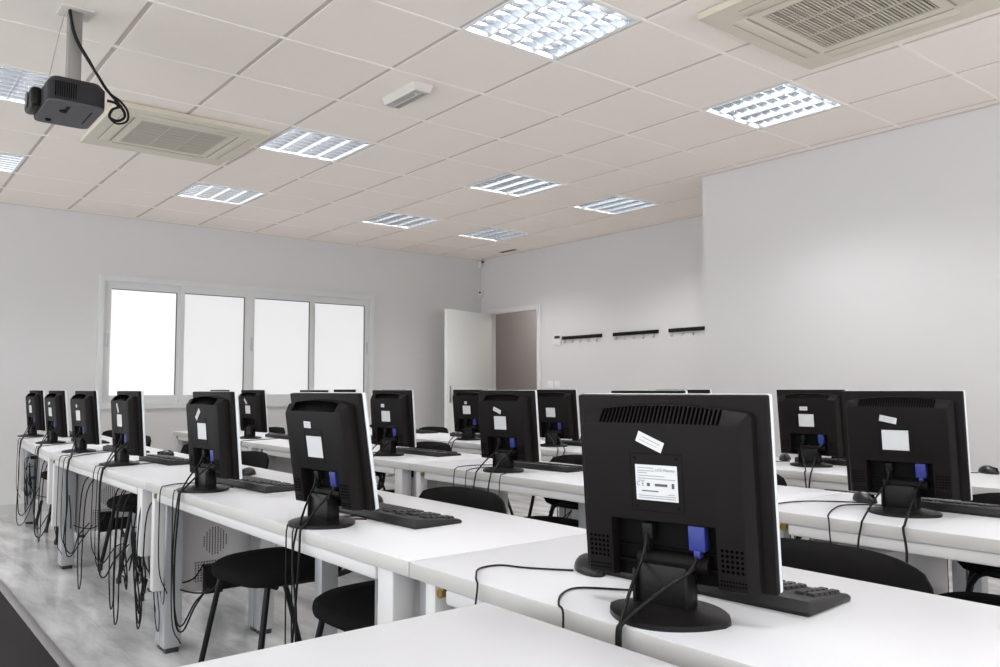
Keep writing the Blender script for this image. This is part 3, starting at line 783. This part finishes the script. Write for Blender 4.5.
# ------------------------------------------------------------------ ceiling lights
def make_light(label):
    t = thing('ceiling_light', label, 'ceiling light', group='square louvred ceiling lights')
    h = .289
    bm = bmesh.new(); 
    for b in ((-.293, .293, h-.008, .293, -.003, .012), (-.293, .293, -.293, -h+.008, -.003, .012), (-.293, -h+.008, -h+.008, h-.008, -.003, .012), (h-.008, .293, -h+.008, h-.008, -.003, .012)): box(bm, *b)
    obj('frame', bm, M['lampbody'], t)
    bm = B((-.293, .293, -.293, .293, .092, .10), (-.293, -.287, -.293, .293, .012, .092), (.287, .293, -.293, .293, .012, .092), (-.287, .287, -.293, -.287, .012, .092), (-.287, .287, .287, .293, .012, .092))
    obj('housing', bm, M['lampbody'], t)
    for k in range(4):
        y = (k-1.5)*.142
        bm = bmesh.new(); cyl(bm, (-.265, y, .062), (.265, y, .062), .013, seg=12); obj('fluorescent_tube', bm, M['tube'], t)
    bm = bmesh.new()
    for k in range(5):      # parabolic reflectors along x
        y = (k-2)*.142; y = max(-.280, min(.280, y))
        tube_pts = [(-.281, y), (.281, y)]
        o = [(-.004, .0), (.004, .0), (.006, .012), (.016, .045), (-.016, .045), (-.006, .012)]
        mt = Matrix(((0, 0, 1, -.281), (1, 0, 0, y), (0, 1, 0, 0), (0, 0, 0, 1)))
        prism(bm, o, 0, .562, mtx=mt)
    for k in range(8):      # cross blades
        x = -.281+(k+.5)*.562/8
        o = [(-.0025, .001), (.0025, .001), (.008, .036), (-.008, .036)]
        mt = Matrix(((1, 0, 0, x), (0, 0, 1, -.281), (0, 1, 0, 0), (0, 0, 0, 1)))
        prism(bm, o, 0, .562, mtx=mt)
    obj('louvre', bm, M['louvre'], t, ang=20)
    return t
LNAME = ['largest louvred ceiling light, at top centre of the photo', 'louvred ceiling light in front of the cream air conditioner at right', 'louvred ceiling light just right of the air conditioner by the projector',
 'louvred ceiling light over the centre, second farthest in its line', 'louvred ceiling light farthest right, near the wall end', 'louvred ceiling light above the left part of the window', 'louvred ceiling light above the right end of the window',
 'smallest louvred ceiling light, in the far corner by the door', 'louvred ceiling light half hidden behind the projector', 'louvred ceiling light at the left edge below the projector',
 'louvred ceiling light over the rear platform, outside the photo', 'louvred ceiling light over the teacher desk, outside the photo', 'louvred ceiling light by the right wall, outside the photo']
lt0 = None
for (i, j), lb in zip(LIGHTS, LNAME):
    p = (T*i+.3, -T*j-.3, H)
    if lt0 is None: lt0 = make_light(lb); lt0.location = p
    else: dup(lt0, p, 0, lb)

# ------------------------------------------------------------------ air conditioners
def make_ac(label, s=.462):
    t = thing('air_conditioner', label, 'air conditioner', group='cream ceiling air conditioners')
    bm = bmesh.new(); g = .265
    for (a, b, c, d) in ((-s, s, g, s), (-s, s, -s, -g), (-s, -g, -g, g), (g, s, -g, g)): box(bm, a, b, c, d, -.034, -.004)
    bmesh.ops.remove_doubles(bm, verts=bm.verts, dist=1e-5)
    box(bm, -s+.012, s-.012, -s+.012, s-.012, -.006, -.001)
    obj('panel', bm, M['ac'], t)
    bm = bmesh.new()
    for a in range(4):
        rm = Matrix.Rotation(a*math.pi/2, 4, 'Z')
        tt = bmesh.new(); box(tt, -.30, .30, s-.075, s-.068, -.0345, -.030); box(tt, -.30, .30, s-.150, s-.138, -.0345, -.030); merge(bm, tt, rm)
    obj('air_slot', bm, M['acslot'], t)
    for a in range(4):
        bm = bmesh.new(); box(bm, -.305, .305, s-.136, s-.077, -.038, -.032, bev=.002)
        obj('air_flap', bm, M['ac'], t, mtx=Matrix.Rotation(a*math.pi/2, 4, 'Z'))
    bm = bmesh.new(); box(bm, -g, g, -g, g, -.022, -.018)
    gr = obj('filter', bm, M['acdark'], t)
    bm = bmesh.new(); n = 32
    for k in range(n):
        sw = .0022 if k % 4 == 3 else .0046
        y = -g+(k+.5)*2*g/n; box(bm, y-sw, y+sw, -g, g, -.034, -.028)
    for k in range(4):
        x = -g+(k)*2*g/3; box(bm, -g, g, x-.004, x+.004, -.035, -.024)
    obj('intake_grille', bm, M['acgrille'], t)
    bm = bmesh.new(); box(bm, .33, .35, -.03, .03, -.0352, -.0335); obj('badge', bm, M['acdark'], t)
    return t
ac0 = make_ac('large cream cassette air conditioner at the top right corner of the photo'); ac0.location = (-1.862, -2.395, H); ac0.rotation_euler = (0, 0, math.pi)
dup(ac0, (1.835, -.655, H), 0, 'cream cassette air conditioner behind the projector')

# ------------------------------------------------------------------ projector on its pole
pj = thing('projector', 'black ceiling projector hanging from a grey pole at top left', 'projector', (.31, .25, 2.30))
bm = bmesh.new(); hx_, hy_, hh = .178, .112, .115
o = [(-hx_, -hy_), (hx_, -hy_), (hx_, hy_), (-hx_, hy_)]
oc = []
for (sx, sy) in ((-1, -1), (1, -1), (1, 1), (-1, 1)):
    for a in range(5):
        th = math.atan2(sy, sx)-math.pi/4+a/4*math.pi/2
        oc.append((sx*(hx_-.035)+.035*math.cos(th), sy*(hy_-.035)+.035*math.sin(th)))
prism(bm, oc, .008, .085); prism(bm, oc, .085, hh, top=[(x*.86, y*.84) for x, y in oc], bev=.006)
obj('shell', bm, M['proj'], pj)
bm = bmesh.new(); prism(bm, [(x*.985, y*.98) for x, y in oc], 0, .009)
un = obj('underside', bm, M['projunder'], pj); un['label'] = 'paler grey underside'
bm = bmesh.new(); box(bm, -.12, -.02, .015, .03, -.001, .001); box(bm, -.10, .09, -.075, -.070, -.001, .001); cyl(bm, (.11, .06, -.006), (.11, .06, 0), .012); cyl(bm, (-.05, .03, -.004), (-.05, .03, 0), .016)
obj('foot_and_cover_lines', bm, M['cavity'], un)
bm = bmesh.new()
for k in range(10): box(bm, -hx_-.002, -hx_+.004, .006+k*.0085, .009+k*.0085, .02, .085)
obj('exhaust_grille', bm, M['hole'], pj)
bm = bmesh.new(); box(bm, -.02, .15, hy_-.01, hy_+.038, .012, .098, bev=.018, seg=3); lh = obj('lens_hood', bm, M['plastic2'], pj)
bm = bmesh.new(); cyl(bm, (.07, hy_+.036, .055), (.07, hy_+.043, .055), .034, seg=24); obj('lens', bm, M['lens'], lh)
pm = thing('projector_mount', 'grey square mount pole from the ceiling down to the projector', 'mount', (.32, .235, H))
bm = bmesh.new(); box(bm, -.027, .027, -.027, .027, -.345, -.002, bev=.004); obj('pole', bm, M['pole'], pm)
bm = bmesh.new(); box(bm, -.065, .065, -.065, .065, -.006, .0, bev=.002); obj('ceiling_plate', bm, M['emer'], pm)
bm = bmesh.new(); box(bm, -.06, .06, -.06, .06, -.356, -.345, bev=.002); obj('lower_plate', bm, M['plastic'], pm)
bm = bmesh.new(); tube(bm, [(.36, .27, H-.002), (.37, .30, 2.60), (.375, .325, 2.43), (.37, .325, 2.41)], .0018, 6); cyl(bm, (.372, .326, 2.425), (.372, .326, 2.445), .005)
tag(obj('safety_wire', bm, M['steel'], loc=(.36, .27, H)), 'thin steel safety wire beside the projector pole', 'wire')
for k, (dx, dz) in enumerate(((0, 0), (.012, -.01))):
    pts = [(.30-dx, .262, H-.002), (.29-dx, .247, 2.678), (.27-dx, .225, 2.609), (.24-dx, .194, 2.54), (.20-dx, .16, 2.464+dz), (.17-dx, .129, 2.40+dz), (.15-dx, .092-dx, 2.35), (.14-dx, .065-dx, 2.308), (.135, .066-dx, 2.28-dx), (.135, .094, 2.261-dx), (.13, .125, 2.271), (.13-dx, .116, 2.304), (.14-dx, .09-dx, 2.325), (.15, .10, 2.344), (.16, .13, 2.35)]
    cable(pts, .0062 if k == 0 else .0048, ['thick black cable dropping from the ceiling to the projector', 'thinner black cable looped beside the projector'][k], 'projector_cable', group='projector cables')

# ------------------------------------------------------------------ small fixtures
el = thing('emergency_light', 'small white emergency light fixed to the ceiling near the centre', 'emergency light', (.24, -1.445, H))
bm = bmesh.new(); prism(bm, [(-.175, -.060), (.175, -.060), (.175, .060), (-.175, .060)], -.0, -.042, top=[(-.165, -.048), (.165, -.048), (.165, .048), (-.165, .048)]); obj('housing', bm, M['emer'], el)
bm = bmesh.new(); box(bm, -.145, .150, -.040, .040, -.046, -.041, bev=.002); df = obj('diffuser', bm, M['emerglass'], el)
bm = bmesh.new(); box(bm, -.14, .145, -.004, .004, -.0475, -.045); cyl(bm, (-.12, .018, -.048), (-.12, .018, -.045), .010); obj('lamp_strip', bm, M['emer'], df)
sp = thing('ceiling_speaker_grille', 'narrow dark air slot in the ceiling near the far corner', 'vent', (4.02, -5.28, H))
bm = bmesh.new(); box(bm, -.16, .16, -.045, .045, -.006, 0, bev=.002); obj('rim', bm, M['tee'], sp)
bm = bmesh.new()
for k in range(4): box(bm, -.15, .15, -.034+k*.02, -.024+k*.02, -.008, -.005)
obj('slots', bm, M['acdark'], sp)
def sensor(z, label, name, tall):
    t = thing(name, label, 'sensor', (XW-.045, YD+.045, z))
    bm = bmesh.new(); box(bm, -.022, .03, -.03, .022, -.045, .045, bev=.010, seg=3); b = obj('body', bm, M['wplast'], t)
    bm = bmesh.new()
    if tall: box(bm, -.032, -.01, -.038, .0, .022, .046, bev=.004)
    else: cyl(bm, (-.012, .012, .008), (-.034, .034, .008), .013)
    obj('window', bm, M['dark'], b)
sensor(2.70, 'upper white corner sensor just under the ceiling', 'motion_sensor', True)
sensor(2.325, 'lower white corner sensor with a dark eye above the door', 'motion_sensor', False)
th = thing('thermostat', 'cream wall thermostat between the doorway and coat racks', 'thermostat', (3.335, YD, 1.655))
bm = bmesh.new(); box(bm, -.058, .058, 0, .022, -.062, .062, bev=.004); obj('case', bm, M['thermo'], th)
bm = bmesh.new(); box(bm, -.045, .045, .021, .0235, .015, .048); obj('display', bm, M['dark'], th)
for k, x in enumerate((2.945, 2.15, 1.39)):
    cr = thing('coat_rack', ['coat rack of black rail and steel hooks, nearest the thermostat', 'middle coat rack of black rail and steel hooks', 'coat rack of black rail partly hidden by the right wall'][k], 'coat rack', (x, YD, 1.672), group='coat racks on the back wall')
    bm = bmesh.new(); box(bm, -.312, .312, 0, .020, -.0185, .0185, bev=.003); obj('rail', bm, M['rail'], cr)
    for q_ in range(5):
        xx = -.26+q_*.13
        bm = bmesh.new(); tube(bm, [(xx, .012, -.020), (xx, .016, -.045), (xx, .026, -.060), (xx, .040, -.056), (xx, .044, -.044)], .0038, 6)
        obj('hook', bm, M['steel'], cr)
for k, (x, lb) in enumerate(((3.475, 'white light switch beside the door frame'), (3.36, 'second white switch right of the door frame'))):
    t = thing('light_switch', lb, 'switch', (x, YD, 1.14))
    bm = bmesh.new(); box(bm, -.042, .042, 0, .010, -.042, .042, bev=.003); obj('plate', bm, M['wplast'], t)
    bm = bmesh.new(); box(bm, -.024, .024, .009, .014, -.026, .026, bev=.002); obj('rocker', bm, M['wplast'], t)

# ------------------------------------------------------------------ light, camera, view
w = bpy.data.worlds.new('World'); SC.world = w; w.use_nodes = True
w.node_tree.nodes['Background'].inputs['Color'].default_value = (.9, .95, 1, 1); w.node_tree.nodes['Background'].inputs['Strength'].default_value = 1.9

F, YAW, PIT, ROL = 817.38, -.6767, .0664, -.0024
fw = Vector((math.cos(YAW)*math.cos(PIT), math.sin(YAW)*math.cos(PIT), math.sin(PIT)))
r0 = Vector((math.sin(YAW), -math.cos(YAW), 0)); u0 = r0.cross(fw)
r = math.cos(ROL)*r0+math.sin(ROL)*u0; u = -math.sin(ROL)*r0+math.cos(ROL)*u0
ld = bpy.data.lights.new('corridor_fill', 'POINT'); ld.energy = 34; ld.shadow_soft_size = .15; ld.color = (1, .95, .92)  # unseen fill light, added to lift the corridor out of black
lo = bpy.data.objects.new('corridor_fill', ld); COL.objects.link(lo); lo.location = (4.9, YD-.75, 2.45)
cd = bpy.data.cameras.new('camera'); cd.sensor_width = 36; cd.sensor_fit = 'HORIZONTAL'; cd.lens = F*36/1000; cd.clip_start = .05
cam = bpy.data.objects.new('camera', cd); COL.objects.link(cam)
cam.matrix_world = Matrix(((r.x, u.x, -fw.x, -3.60888), (r.y, u.y, -fw.y, .97578), (r.z, u.z, -fw.z, 1.10382), (0, 0, 0, 1)))
SC.camera = cam
vs = SC.view_settings; vs.view_transform = 'Standard'; vs.look = 'None'; vs.gamma = 1; vs.use_curve_mapping = False; vs.exposure = 0.45
SC.cycles.max_bounces = 10; SC.cycles.diffuse_bounces = 6; SC.cycles.glossy_bounces = 4
SC.cycles.caustics_reflective = False; SC.cycles.caustics_refractive = False
SC.cycles.sample_clamp_indirect = 4
